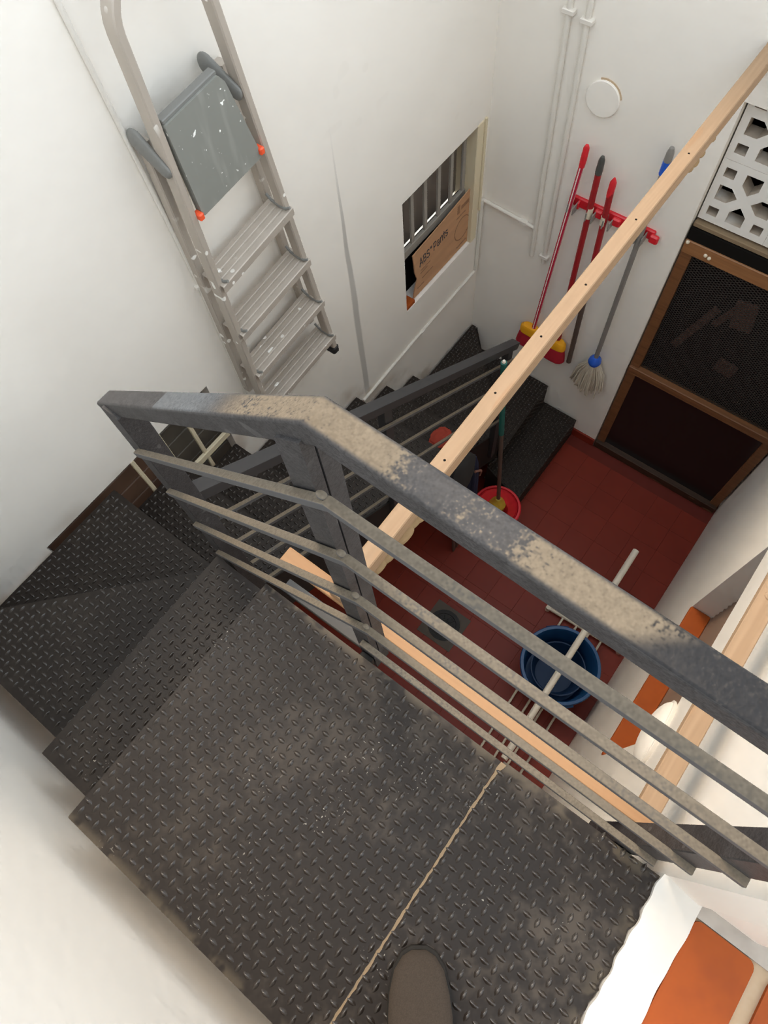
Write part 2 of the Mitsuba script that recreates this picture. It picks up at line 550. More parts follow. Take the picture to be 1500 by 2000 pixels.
# wavy white curb
xs = np.linspace(XC, 0.165, 160)
wob = 0.0016 * np.sin(xs * 31 + 1) + 0.0006 * np.sin(xs * 97 + 1)
front = [(x, -0.3665 + 0.0012 * math.sin(x * 60) + 0.0012 * math.sin(x * 143)) for x in xs]
back = [(x, -0.4385 + w) for x, w in zip(xs, wob)]
struct('trim_1', prism(Polygon(front + back[::-1]), -0.06, 0.0085), 'white_paint', 'white painted curb between the steel landing and the orange tiles')
struct('trim_2', prism(Polygon([(0.1405, -0.438), (0.157, -0.431), (0.30, -0.81), (0.1405, -0.81)]), -0.02, 0.0045), 'mortar_grey',
       'unpainted grey mortar strip at the foot of the doorway jamb')

# ---- the back door with its screen
d1 = thing('door_1', 'brown wooden door with black wire screen and dark lower panel', 'door', kind='structure')
DX = XB + 0.012
Y0, Y1 = -0.362, 0.400
ZT, ZM, ZB = -0.715, -1.545, ZF + 0.004
for (a, b_) in ((Y1 - 0.047, Y1), (Y0, Y0 + 0.047)):
    part(d1, 'stile', bx(DX, DX + 0.035, a, b_, ZB, ZT, 0.003), 'brown_wood', smooth=False)
part(d1, 'top_rail', bx(DX - 0.003, DX + 0.036, Y0, Y1, ZT - 0.062, ZT, 0.003), 'orange_wood', smooth=False, label='lighter orange brown top rail')
part(d1, 'middle_rail', bx(DX - 0.012, DX + 0.036, Y0, Y1, ZM - 0.022, ZM + 0.026, 0.004), 'brown_wood', smooth=False)
part(d1, 'bottom_rail', bx(DX - 0.02, DX + 0.035, Y0, Y1, ZB, ZB + 0.055, 0.003), 'dark_wood', smooth=False, label='dark brown bottom rail of the door')
ya, yb, za, zb = Y0 + 0.047, Y1 - 0.047, ZM + 0.02, ZT - 0.062
# expanded metal: slanting strips both ways
strips = []
pitch_y, pitch_z, w = 0.023, 0.0125, 0.0021
slope = pitch_z / pitch_y


def strip(c, s):
    pts = []
    ys = np.array([ya, yb])
    z = c + s * slope * (ys - ya)
    lo, hi = za, zb
    t0, t1 = 0.0, 1.0
    dz = z[1] - z[0]
    ta, tb = sorted(((lo - z[0]) / dz, (hi - z[0]) / dz))
    t0, t1 = max(t0, ta), min(t1, tb)
    if t1 - t0 < 0.01:
        return
    p = lambda t: np.array([DX + 0.018, ys[0] + t * (ys[1] - ys[0]), z[0] + t * dz])
    a, b = p(t0), p(t1)
    nrm = unit(np.cross(b - a, [1, 0, 0])) * w
    V = np.array([a + nrm, b + nrm, b - nrm, a - nrm, a + nrm + [.0025, 0, 0], b + nrm + [.0025, 0, 0]])
    strips.append(trimesh.Trimesh(V, [(0, 1, 2), (0, 2, 3), (0, 5, 1), (0, 4, 5)], process=False))


span = slope * (yb - ya)
c = za - span
while c < zb + span:
    strip(c, 1)
    strip(c + span * 0, -1)
    c += pitch_z
part(d1, 'wire_screen', strips, 'black_mesh', smooth=False, label='black expanded metal screen', kind='stuff')
part(d1, 'lower_panel', bx(DX + 0.012, DX + 0.02, ya, yb, ZB + 0.05, ZM), 'black_glass' if 'black_glass' in scene else mat('black_glass', two(principled((0.012, 0.009, 0.009), 0.16, 0.5))), smooth=False, label='almost black glossy lower panel')
part(d1, 'upper_pane', bx(DX + 0.085, DX + 0.089, ya - 0.03, yb + 0.03, ZM, ZT), 'black_glass', smooth=False, label='dark pane behind the wire screen')
part(d1, 'lintel_gap_shade', bx(DX + 0.004, DX + 0.03, Y0, Y1, ZT - 0.01, -0.663), 'black_void', smooth=False, label='black plate painted in for the shade of the gap above the door')  # near-black plate, paints the shade inside the gap
part(d1, 'lintel_board', bx(DX + 0.010, DX + 0.06, Y0, Y1, -0.660, -0.640, 0.003), 'sealant', smooth=False, label='rough tan board under the pierced blocks')
for y, z in ((0.388, -0.722), (0.305, -0.745), (0.288, -0.750)):
    part(d1, 'foam_spot', trimesh.creation.icosphere(1, 0.008).apply_translation((DX - 0.004, y, z)), 'cream_plastic')
for (a, b_, z0, z1, rz) in ((0.20, 0.235, -1.34, -1.02, 0.5), (0.02, 0.11, -1.08, -0.93, -0.3), (-0.03, 0.06, -1.36, -1.28, 0.2), (0.11, 0.14, -1.12, -0.96, 0.6)):
    mm = bx(-0.008, 0.008, -(b_ - a) / 2, (b_ - a) / 2, -(z1 - z0) / 2, (z1 - z0) / 2, 0.004)
    mm.apply_transform(trimesh.transformations.rotation_matrix(rz * 0.6, (1, 0, 0)))
    mm.apply_translation((DX + 0.065, (a + b_) / 2, (z0 + z1) / 2))
    part(d1, 'reddish_piece', mm, 'pinkish' if 'pinkish' in scene else mat('pinkish', two(principled((0.20, 0.095, 0.07), 0.6, 0.3))), smooth=False, label='reddish brown slabs seen through the screen')  # slanted reddish slabs set behind the screen
part(d1, 'backing', bx(DX + 0.135, DX + 0.14, Y0 - 0.03, Y1 + 0.03, ZB, -0.15), 'black_void', smooth=False)

# ---- pierced concrete blocks above the door
vb = thing('breeze_block_screen', 'white pierced concrete blocks with square and five sided holes above the dark door', 'breeze block screen')


def block_poly(cy, cz, s=0.1272):
    P0 = rect(cy - s, cy + s, cz - s, cz + s)
    for sy in (-1, 1):
        for sz in (-1, 1):
            P0 = P0.difference(rect(cy + sy * .085 - .0195, cy + sy * .085 + .0195, cz + sz * .081 - .018, cz + sz * .081 + .018))
    house = np.array([(-.030, .100), (.030, .100), (.030, .056), (0, .026), (-.030, .056)])
    for k in range(4):
        a = k * math.pi / 2
        Rm = np.array([[math.cos(a), -math.sin(a)], [math.sin(a), math.cos(a)]])
        P0 = P0.difference(Polygon(house @ Rm.T + (cy, cz)))
    return P0


for cz in (-0.503, -0.248):
    for k in range(3):
        cy = 0.2725 - 0.2551 * k
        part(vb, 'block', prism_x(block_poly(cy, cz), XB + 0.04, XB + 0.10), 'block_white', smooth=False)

# ---- windows
w1 = thing('window_1', 'barred window half covered by a cardboard sheet near the corner', 'window', kind='structure')
part(w1, 'back_panel', bx(1.62, 2.22, YA + 0.095, YA + 0.10, -0.90, -0.52), 'window_grey', smooth=False)
part(w1, 'dark_panel', bx(1.62, 2.22, YA + 0.075, YA + 0.08, -1.18, -0.89), 'black_void', smooth=False)
for x in (1.672, 1.767, 1.859, 1.955, 2.046, 2.138):
    part(w1, 'bar', bx(x - 0.0105, x + 0.0105, YA + 0.045, YA + 0.057, -0.90, -0.545, 0.002), 'grey_bar', smooth=False)
part(w1, 'bottom_bar', bx(1.645, 2.195, YA + 0.042, YA + 0.060, -0.905, -0.862, 0.002), 'grey_bar', smooth=False)
part(w1, 'frame', bx(2.150, 2.196, YA - 0.004, YA + 0.10, -1.155, -0.545, 0.003), 'cream_paint', smooth=False, label='cream side frame')
part(w1, 'frame', bx(2.199, 2.212, YA - 0.010, YA + 0.002, -1.0, -0.54, 0.003), 'cream_paint', smooth=False, label='cream edge strip')
part(w1, 'brick', bx(1.65, 1.71, YA + 0.002, YA + 0.08, -1.154, -1.132, 0.002), 'terracotta', smooth=False, label='bit of bare reddish brick in the corner')

w2 = thing('window_2', 'low window with brown slats and cream bars beside the winding steps', 'window', kind='structure')
for k in range(7):
    z1 = -0.475 - 0.080 * k
    part(w2, 'slat', bx(-0.10, 0.30, YA + 0.052 + 0.0, YA + 0.066, z1 - 0.077, z1, 0.003), 'brown_slat', smooth=False)
    part(w2, 'slat', bx(0.30, 0.60, YA + 0.052 + 0.0, YA + 0.066, z1 - 0.077, z1, 0.003), 'grey_slat', smooth=False)
part(w2, 'backing', bx(-0.12, 0.62, YA + 0.09, YA + 0.1, -1.04, -0.46), 'window_dark', smooth=False)
for x, z0 in ((0.252, -1.0), (0.366, -0.80), (0.472, -0.86)):
    part(w2, 'bar', bx(x - 0.007, x + 0.007, YA + 0.0, YA + 0.012, z0, -0.479, 0.002), 'cream_paint', smooth=False)
part(w2, 'cross_bar', bx(0.366, 0.585, YA - 0.004, YA + 0.010, -0.775, -0.745, 0.002), 'cream_paint', smooth=False)

w3 = thing('window_3', 'shuttered window with a bright orange tiled sill in the right wall', 'window', kind='structure')
part(w3, 'sill', bx(0.522, 1.188, YD - 0.075, YD + 0.003, -1.262, -1.240, 0.003), 'terracotta', smooth=False, label='bright orange sill tile')
for k in range(16):
    z = -1.225 + 0.040 * k
    mm = bx(0.52, 1.19, -0.006, 0.006, -0.019, 0.019, 0.003)
    mm.apply_transform(trimesh.transformations.rotation_matrix(0.25, (1, 0, 0)))
    mm.apply_translation((0, YD - 0.085, z))
    part(w3, 'slat', mm, 'shutter_brown', smooth=False)
part(w3, 'backing', bx(0.5, 1.2, YD - 0.155, YD - 0.145, -1.27, -0.58), 'window_dark', smooth=False)

# ------------------------------------------------------------------ the steel staircase
lug_base = []
_h = 0.0037
for (a, b_) in ((1, 0), (.62, .62), (0, 1), (-.62, .62), (-1, 0), (-.62, -.62), (0, -1), (.62, -.62)):
    lug_base.append((a, b_))
lug_base = np.array(lug_base)
LV = np.vstack([np.c_[lug_base * (0.0098, 0.0049), np.zeros(8)], np.c_[lug_base * (0.0056, 0.0021), np.full(8, _h * 0.86)], [[0, 0, _h]]])
LF = []
for j in range(8):
    k = (j + 1) % 8
    LF += [(j, k, 8 + k), (j, 8 + k, 8 + j), (8 + j, 8 + k, 16)]
LF = np.array(LF)


def lugs(poly, origin=(-0.105, 0.433), g=0.0198, margin=0.004):
    """raised lens-shaped lugs on a plane polygon (x, y), z = 0; alternately along x and y"""
    pin = poly.buffer(-margin)
    x0, y0, x1, y1 = pin.bounds
    from shapely import contains_xy
    i = np.arange(math.floor((x0 - origin[0]) / g), math.ceil((x1 - origin[0]) / g) + 1)
    j = np.arange(math.floor((y0 - origin[1]) / g), math.ceil((y1 - origin[1]) / g) + 1)
    I, J = np.meshgrid(i, j)
    X, Y = origin[0] + g * I.ravel(), origin[1] + g * J.ravel()
    par = (I + J).ravel() % 2
    ok = contains_xy(pin, X, Y)
    X, Y, par = X[ok], Y[ok], par[ok]
    n = len(X)
    V = np.repeat(LV[None], n, 0)
    sw = par == 1
    V[sw] = V[sw][:, :, [1, 0, 2]] * (-1, 1, 1)
    V[:, :, 0] += X[:, None]
    V[:, :, 1] += Y[:, None]
    F = (LF[None] + 17 * np.arange(n)[:, None, None]).reshape(-1, 3)
    return trimesh.Trimesh(V.reshape(-1, 3), F, process=False)


st = thing('steel_staircase', 'black checker plate steel stair with landing winding down along the white walls', 'staircase')
TH = 0.005


def tread(name, poly, z, lab=None):
    k = part(st, name, prism(poly, z - TH, z), 'black_steel', smooth=False, label=lab)
    lg = lugs(poly)
    lg.apply_translation((0, 0, z))
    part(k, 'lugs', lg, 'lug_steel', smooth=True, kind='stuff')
    return k


def riser(p0, p1, z0, z1, face):
    """vertical plate from p0 to p1 in plan, z0..z1, lugs on the left side when face=1"""
    p0, p1 = np.array(p0, float), np.array(p1, float)
    L = np.linalg.norm(p1 - p0)
    d = (p1 - p0) / L
    nrm = np.array([-d[1], d[0]])
    M = np.eye(4)
    M[:3, 0], M[:3, 1], M[:3, 2], M[:3, 3] = [*d, 0], [0, 0, 1], [d[1], -d[0], 0], [*p0, z0]
    poly = rect(0, L, 0, z1 - z0)
    a = prism(poly, -TH, 0)
    a.apply_transform(M)
    k = part(st, 'riser', a, 'black_steel', smooth=False)
    if face:
        lg = lugs(poly)
        lg.apply_transform(M)
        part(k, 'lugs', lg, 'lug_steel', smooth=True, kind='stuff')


R = 0.165
XL, XR = -0.405, 0.150
# ragged far edge of the second landing plate
rg = np.random.default_rng(11)
ragged = [(x, -0.364 + rg.uniform(-0.006, 0.004)) for x in np.linspace(XR + 0.008, XL, 46)]
tread('landing_plate', rect(XL, XR, -0.0525, 0.522), 0.0)
tread('landing_plate', Polygon([(XL, -0.0565), (XR + 0.004, -0.0565)] + ragged), 0.0)
# sealant bead along the seam
bead_x = np.linspace(XL + 0.01, XR, 70)
up_ = [(x, -0.0535 + rg.uniform(0, 0.0022)) for x in bead_x]
dn_ = [(x, -0.0555 - rg.uniform(0, 0.0026) - 0.012 * max(0, (x - 0.10) / 0.05) ** 2 * (0.6 if x > .1 else 0)) for x in bead_x]
part(st, 'sealant_bead', prism(Polygon(up_ + dn_[::-1]), -0.003, 0.0012), 'sealant', smooth=False, label='tan bead of sealant along the seam of the landing')
tread('tread', rect(XL, XR, 0.505, 0.728), -R)
tread('tread', Polygon([(XL, 0.71), (XR, 0.71), (XR, 0.776), (XL, 1.288)]), -2 * R)
tread('tread', Polygon([(XL, 1.25), (XR, 0.74), (XR + 0.003, 0.74), (XR + 0.003, 1.297), (XL, 1.297)]), -3 * R)
G = 0.215
for k in range(4, 11):
    x0 = XR + G * (k - 4)
    tread('tread', rect(x0 - 0.012, x0 + G, 0.752, 1.297), -k * R)
X10 = XR + G * 7
tread('tread', Polygon([(X10 - 0.01, 0.74), (X10 + 0.01, 0.74), (2.222, 1.275), (2.222, 1.297), (X10 - 0.01, 1.297)]), -11 * R)
tread('tread', Polygon([(X10 - 0.03, 0.72), (2.222, 1.24), (2.222, 0.768), (X10 - 0.03, 0.768), ]) if False else Polygon([(X10 - 0.03, 0.74), (X10, 0.74), (2.222, 1.262), (2.222, 0.765), (1.62, 0.765), (1.62, 0.79)]).convex_hull, -12 * R)
tread('tread', rect(1.60, 2.222, 0.545, 0.775), -13 * R)
# risers
riser((XL, 0.520), (XR, 0.520), -R, -TH, 0)
riser((XL, 0.726), (XR, 0.726), -2 * R, -R - TH, 0)
riser((XL, 1.286), (XR, 0.774), -3 * R, -2 * R - TH, 0)
for k in range(3, 11):
    x0 = XR + G * (k - 3)
    riser((x0 - 0.001, 1.297), (x0 - 0.001, 0.752), -(k + 1) * R, -k * R - TH, 0)
riser((2.222, 1.27), (X10 + 0.01, 0.742), -12 * R, -11 * R - TH, 0)
riser((1.62, 0.767), (2.222, 0.767), -13 * R, -12 * R - TH, 1)
riser((1.60, 0.547), (2.222, 0.547), ZF, -13 * R - TH, 1)
# stringers: plates closing the inner side of the flight
zz = lambda x: -0.495 - R / G * (x - XR)
part(st, 'stringer', prism_y(Polygon([(XR, zz(XR) - 0.02), (X10, zz(X10) - 0.02), (X10, zz(X10) - 0.30), (XR, zz(XR) - 0.30)]), 0.745, 0.752), 'dark_steel', smooth=False)
part(st, 'stringer', prism_x(Polygon([(0.548, ZF), (0.76, ZF), (0.76, -12 * R - 0.01), (0.548, -13 * R - 0.01)]), 1.594, 1.60), 'dark_steel', smooth=False)
part(st, 'stringer', prism_x(Polygon([(-0.36, -0.005), (0.52, -0.005), (0.52, -0.06), (-0.36, -0.06)]), 0.138, 0.146), 'dark_steel', smooth=False)
part(st, 'stringer', prism_x(Polygon([(0.52, -0.06), (0.52, -0.17), (0.75, -0.34), (0.75, -0.52), (0.45, -0.30), (0.45, -0.06)]), 0.138, 0.146), 'dark_steel', smooth=False)
part(st, 'support_leg', bx(XR - 0.02, XR + 0.02, 0.70, 0.745, ZF, -0.52, 0.002), 'dark_steel', smooth=False)
# ---- upper railing
RL = thing('stair_railing', 'dusty dark steel railing along the landing, bending down over the top steps', 'railing')
ZR, TK = 0.875, 0.030
yb_, ye = 0.245, 0.780
zb_, ze = ZR, 0.428


def rounded_rect(w, h, r=0.006, n=4):
    p = sbox(-w / 2 + r, -h / 2 + r, w / 2 - r, h / 2 - r).buffer(r, quad_segs=n)
    return np.array(p.exterior.coords)[:-1]


def sweep_yz(path, xc, w, h, r=0.0015):
    """rectangular tube along a path in the y-z plane at x = xc with mitred corners; path is the top centre line"""
    pr = rounded_rect(w, h, r)
    path = np.asarray(path, float)
    rings = []
    for i, p in enumerate(path):
        t = []
        if i > 0:
            t.append(unit(path[i] - path[i - 1]))
        if i < len(path) - 1:
            t.append(unit(path[i + 1] - path[i]))
        n = [np.array([-v[1], v[0]]) for v in t]
        n = [v if v[1] > 0 else -v for v in n]
        if len(n) == 2:
            mt = unit(n[0] + n[1])
            mt = mt / (mt @ n[0])
        else:
            mt = n[0]
        rings.append(np.array([[xc + a, *(p + mt * (b - h / 2))] for a, b in pr]))
    return loft(rings)


rail_path = [(-0.325, ZR), (yb_, ZR), (ye, ze)]
hr = sweep_yz(rail_path, 0.1825, 0.032, TK, 0.004)
hr.vertices[:, 0] += 0.0135 * np.minimum(hr.vertices[:, 1] - 0.245, 0)
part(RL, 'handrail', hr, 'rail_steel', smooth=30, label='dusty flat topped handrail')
sl = -0.855
for z0, sloped in ((0.768, 1), (0.615, 1), (0.455, 1), (0.288, 1), (0.120, 0)):
    y0 = 0.226
    if sloped:
        path = [(-0.318, z0), (y0, z0), (0.718, z0 + sl * (0.718 - y0))]
    else:
        path = [(-0.318, z0), (0.262, z0)]
    part(RL, 'bar', sweep_yz([(a, b + 0.006) for a, b in path], 0.155, 0.012, 0.012), 'bar_steel', smooth=30)
part(RL, 'post', [hull([(x, y, z) for x in (xa_, xb__) for (y, z) in ((ya_, -0.10), (0.285, -0.10), (ya_, ZR - TK - 0.003), (0.285, ZR - TK - 0.028))]) for xa_, xb__, ya_ in ((0.1625, 0.1768, 0.250), (0.1785, 0.200, 0.249))], 'rail_steel', smooth=False)
part(RL, 'post', bx(0.160, 0.200, 0.705, 0.745, -0.50, 0.455, 0.0015), 'rail_steel', smooth=False)
part(RL, 'post', bx(0.160, 0.200, -0.318, -0.282, -0.30, ZR - TK, 0.0015), 'rail_steel', smooth=False)
for y in (0.265, 0.725, -0.30):
    part(RL, 'weld_plate', bx(0.145, 0.162, y - 0.014, y + 0.014, -0.05 if y < .5 else -0.46, -0.012 if y < .5 else -0.42, 0.002), 'dark_steel', smooth=False)
for z0 in (0.768, 0.615, 0.455, 0.288):
    wd = trimesh.creation.icosphere(2, 0.0045)
    wd.vertices *= (1, 1.5, 0.7)
    part(RL, 'weld', wd.apply_translation((0.157, 0.234, z0 + 0.003)), 'bar_steel')

# ---- lower railing
RL2 = thing('stair_railing', 'black steel railing of the lower flight with thin sloping bars', 'railing')


def sweep_xz(path, yc, w, h):
    m = sweep_yz(path, 0.0, w, h)
    v = m.vertices.copy()
    m.vertices = np.stack([v[:, 1], v[:, 0] + yc, v[:, 2]], 1)
    m.fix_normals()
    return m


YL = 0.735
zl = lambda x: 0.128 - 0.723 * (x - 0.19)
part(RL2, 'handrail', sweep_xz([(0.186, zl(0.186)), (1.605, zl(1.605))], YL - 0.005, 0.036, 0.030), 'lower_rail' if 'lower_rail' in scene else mat('lower_rail', two(principled((0.030, 0.029, 0.030), 0.45, 0.3))), smooth=30)
for off in (-0.127, -0.280, -0.430, -0.575):
    part(RL2, 'bar', sweep_xz([(0.205, zl(0.205) + off), (1.575, -0.70 * 1.37 + zl(0.205) + off)], YL - 0.02, 0.011, 0.011), 'bar_steel', smooth=30)
for x in (0.80, 1.56):
    part(RL2, 'post', bx(x - 0.018, x + 0.018, YL - 0.012, YL + 0.018, zz(x) - 0.20, zl(x) - 0.035, 0.0015), 'lower_rail', smooth=False)

# ------------------------------------------------------------------ timber battens
wb = thing('wooden_batten', 'long pine batten spanning over the courtyard to the broom wall', 'wooden batten')
part(wb, 'beam', beam((0.210, 0.381, 0.003), (2.237, 0.391, 0.003), 0.040, 0.053, b=0.0025), 'pine_x', smooth=False)
for x in (0.585, 0.79, 0.98, 1.17, 1.42, 1.70, 0.36):
    part(wb, 'screw_hole', trimesh.creation.cylinder(0.0028, 0.0008, sections=10).apply_translation((x, 0.384 + 0.004 * math.sin(x * 9), 0.0298)), 'black_void', smooth=False)
foam = []
for (x, y, r) in ((0.33, 0.366, .016), (0.37, 0.364, .018), (0.42, 0.366, .020), (0.46, 0.368, .017), (0.49, 0.364, .021), (0.53, 0.368, .016), (1.76, 0.374, .009), (1.79, 0.374, .012), (1.83, 0.375, .010), (1.90, 0.376, .008)):
    s_ = trimesh.creation.icosphere(2, r)
    s_.vertices *= (1.6, 0.7, 0.55)
    s_.vertices *= (1 + 0.25 * (meshkit.noise(s_.vertices * 90 + x * 50) - 0.5))[:, None]
    foam.append(s_.apply_translation((x * 0.978, y - 0.003, -0.027)))
part(wb, 'foam_residue', foam, 'foam_yellow', smooth=True, label='yellow lumps of dried foam under the batten', kind='stuff')
wb2 = thing('wooden_batten', 'pine batten fixed along the outside of the landing railing', 'wooden batten')
part(wb2, 'beam', beam((0.2235, 0.535, -0.006), (0.2235, -0.366, -0.006), 0.036, 0.014, b=0.002), 'pine_y', smooth=False)
wb3 = thing('wooden_batten', 'pine batten running along the right wall above the orange sill', 'wooden batten')
part(wb3, 'beam', beam((0.241, -0.302, -0.012), (2.237, -0.302, -0.012), 0.040, 0.024, b=0.002), 'pine_x', smooth=False)
for x in (0.285, 0.72, 1.2, 1.7):
    s_ = trimesh.creation.icosphere(2, 0.010)
    s_.vertices *= (1, 1, 0.3)
    part(wb3, 'screw_head', s_.apply_translation((x, -0.302, 0.0005)), 'pine_x')
single('grey_plank', beam((0.212, 0.60, -0.31), (0.216, 0.33, -0.31), 0.035, 0.02), mat('plank_grey', two(principled((0.13, 0.125, 0.12), 0.6, 0.3))), 'pale grey plank half hidden under the edge of the landing', 'plank', smooth=False)

# ------------------------------------------------------------------ step ladder on the wall
LD = thing('step_ladder', 'paint spattered aluminium step ladder hung folded on the white wall', 'step ladder')
xr = lambda z: 1.006 - 0.106 * (z - 0.025)
xl = 0.703
n_arc = 9
# left side rail, bow and right side rail are one bent profile, built as three parts
ladz = 0.575


def stile(pts, y0=1.200, y1=1.236, w=0.020):
    """flat bar following (x, z) points, w across, from y0 to y1"""
    pts = np.asarray(pts, float)
    rings = []
    for i, p in enumerate(pts):
        t = unit(pts[min(i + 1, len(pts) - 1)] - pts[max(i - 1, 0)])
        n = np.array([-t[1], t[0]])
        a, b = p + n * w / 2, p - n * w / 2
        c_ = 0.003
        rings.append([(a[0], y0 + c_, a[1]), (a[0] - n[0] * c_, y0, a[1] - n[1] * c_), (b[0] + n[0] * c_, y0, b[1] + n[1] * c_), (b[0], y0 + c_, b[1]),
                      (b[0], y1 - c_, b[1]), (b[0] + n[0] * c_, y1, b[1] + n[1] * c_), (a[0] - n[0] * c_, y1, a[1] - n[1] * c_), (a[0], y1 - c_, a[1])])
    return loft(rings)


part(LD, 'side_rail', stile([(xl + 0.010, ladz - 0.03), (xl + 0.010, -0.70)]), 'aluminium', smooth=30)
part(LD, 'side_rail', stile([(xr(ladz - 0.03) - 0.010, ladz - 0.03), (xr(-0.715) - 0.010, -0.715)]), 'aluminium', smooth=30)
arc = []
rb = 0.095
xa, xb_ = xl + 0.010, xr(ladz) - 0.012
for a in np.linspace(math.pi, math.pi / 2, n_arc):
    arc.append((xa + rb + rb * math.cos(a), ladz + rb * math.sin(a)))
for a in np.linspace(math.pi / 2, 0, n_arc):
    arc.append((xb_ - rb + rb * math.cos(a), ladz + 0.005 + rb * math.sin(a)))
arc = [(xa, ladz - 0.03)] + arc + [(xr(ladz - 0.03) - 0.010, ladz - 0.03)]
part(LD, 'top_bow', stile(arc), 'aluminium', smooth=40)
# ribbed steps
yn, yk = 1.186, 1.268
prof = [(yn, -0.024), (yn, -0.002), (yn + 0.003, 0.0)]
for yy in np.linspace(yn + 0.022, yk - 0.016, 3):
    prof += [(yy - 0.004, 0.0), (yy - 0.002, -0.0016), (yy + 0.002, -0.0016), (yy + 0.004, 0.0)]
prof += [(yk, 0.0), (yk, -0.018), (yk - 0.003, -0.018), (yk - 0.003, -0.004), (yn + 0.003, -0.004), (yn + 0.003, -0.024)]
for zL, zR in ((-0.060, -0.022), (-0.264, -0.230), (-0.468, -0.434), (-0.662, -0.630)):
    xL_, xR_ = xl + 0.008, xr(zR) - 0.002
    mm = prism_x(Polygon(prof), 0, 1)
    v = mm.vertices.copy()
    t = v[:, 0]
    mm.vertices = np.stack([xL_ + t * (xR_ - xL_), v[:, 1], v[:, 2] + zL + t * (zR - zL)], 1)
    stp = part(LD, 'step', mm, 'aluminium', smooth=False)
    for xx, z_ in ((xL_ + 0.013, zL), (xR_ - 0.018, zR)):
        part(stp, 'bracket', tube([(xx, yk - 0.004, z_ + 0.022), (xx, yk - 0.02, z_ + 0.008), (xx, yn + 0.035, z_ + 0.003), (xx, yn + 0.010, z_ + 0.004), (xx + 0.004, yn - 0.003, z_ + 0.010)], 0.0042, 8), 'grey_plastic')
# platform board
P0 = Polygon([(0.7255, 0.392), (0.893, 0.406), (0.908, 0.384), (0.9580, 0.168), (0.737, 0.150)]).buffer(-0.008).buffer(0.008, quad_segs=4)
part(LD, 'platform', prism_y(P0, 1.196, 1.216), 'platform_grey', smooth=False, label='grey platform spattered with white paint')
part(LD, 'platform_edge', beam((0.727, 1.213, 0.396), (0.896, 1.213, 0.409), 0.022, 0.010), 'grey_plastic', smooth=False)
for (x0, z0, x1, z1) in ((0.697, 0.345, 0.700, 0.295), (0.934, 0.378, 0.948, 0.330)):
    a, b_ = np.array([x0, 1.278, z0]), np.array([x1, 1.222, z1])
    mm = hull(np.vstack([trimesh.creation.icosphere(2, 0.027).vertices * (0.42, 1, 1) + a, trimesh.creation.icosphere(2, 0.021).vertices * (0.42, 1, 1) + b_]))
    part(LD, 'hinge', mm, 'grey_plastic', smooth=30, label='grey plastic hinge')
for x, z in ((0.956, 0.186), (0.728, 0.160)):
    part(LD, 'catch', bx(x - 0.007, x + 0.008, 1.187, 1.212, z - 0.010, z + 0.009, 0.003), 'orange_red', smooth=30, label='small orange red catch')
part(LD, 'rear_leg', stile([(0.713, 0.335), (0.716, -0.62)], 1.270, 1.300, 0.022), 'aluminium', smooth=30)
part(LD, 'rear_leg', stile([(0.976, 0.36), (1.052, -0.60)], 1.270, 1.300, 0.022), 'aluminium', smooth=30)
part(LD, 'rear_brace', beam((0.72, 1.285, -0.53), (1.04, 1.285, -0.51), 0.02, 0.03), 'aluminium', smooth=False)
part(LD, 'foot', bx(xr(-0.73) - 0.027, xr(-0.73) + 0.004, 1.196, 1.240, -0.748, -0.712, 0.006), 'black_rubber', smooth=30)
part(LD, 'foot', bx(xl - 0.003, xl + 0.024, 1.196, 1.240, -0.735, -0.695, 0.006), 'black_rubber', smooth=30)
for x in (0.73, 0.95):
    part(LD, 'wall_hook', tube([(x, 1.31, 0.660), (x, 1.245, 0.655), (x, 1.240, 0.668)], 0.005, 8), 'grey_plastic')

# ------------------------------------------------------------------ conduits
def conduit(pts, r, label, clips=(), group=None):
    k = thing('wall_conduit', label, 'conduit', group)
    part(k, 'pipe', tube(pts, r, 12), 'white_paint')
    for (c0, ax) in clips:
        c0 = np.array(c0, float)
        if ax == 'b':
            part(k, 'clip', bx(c0[0] - r - 0.003, XB, c0[1] - r - 0.012, c0[1] + r + 0.012, c0[2] - 0.008, c0[2] + 0.008, 0.002), 'white_paint', smooth=False)
        else:
            part(k, 'clip', bx(c0[0] - 0.014, c0[0] + 0.014, c0[1] - r - 0.003, YA, c0[2] - 0.006, c0[2] + 0.006, 0.002), 'white_paint', smooth=False)
    return k


xp = XB - 0.011
conduit([(xp, 1.070, 1.03), (xp, 1.041, -0.049), (xp, 1.016, -1.13)], 0.0105, 'white conduit on the broom wall, nearer the corner, with a branch at its side', [((xp, 1.040, -0.075), 'b')])
conduit([(xp, 0.995, 1.03), (xp, 0.971, -0.028), (xp, 0.951, -1.14)], 0.0105, 'white conduit on the broom wall, the one nearer the round cover', [((xp, 0.970, -0.085), 'b'), ((xp, 0.951, -1.10), 'b')])
conduit([(xp, 1.022, -0.972), (xp, 1.30, -0.955)], 0.009, 'short white conduit running level from the corner to the vertical pipe', [((xp, 1.085, -0.968), 'b')])
conduit([(2.217, YA - 0.009, -0.945), (2.212, YA - 0.009, -1.375)], 0.009, 'white conduit running down beside the barred window in the corner')
conduit([(2.200, YA - 0.007, -1.383), (1.70, YA - 0.007, -1.392), (1.275, YA - 0.007, -1.415)], 0.0075, 'white conduit running level above the lower steps', [((1.75, YA - 0.007, -1.391), 'a')])
conduit([(0.668, YA - 0.006, 1.03), (0.676, YA - 0.006, 0.624), (0.700, YA - 0.006, 0.1), (0.709, YA - 0.006, -0.122), (0.711, YA - 0.006, -0.95)], 0.006, 'thin white cable pipe running down beside the ladder', [((0.709, YA - 0.006, -0.122), 'a')])
rc = thing('round_cover', 'white round cover plate high on the wall above the broom handles', 'cover plate')
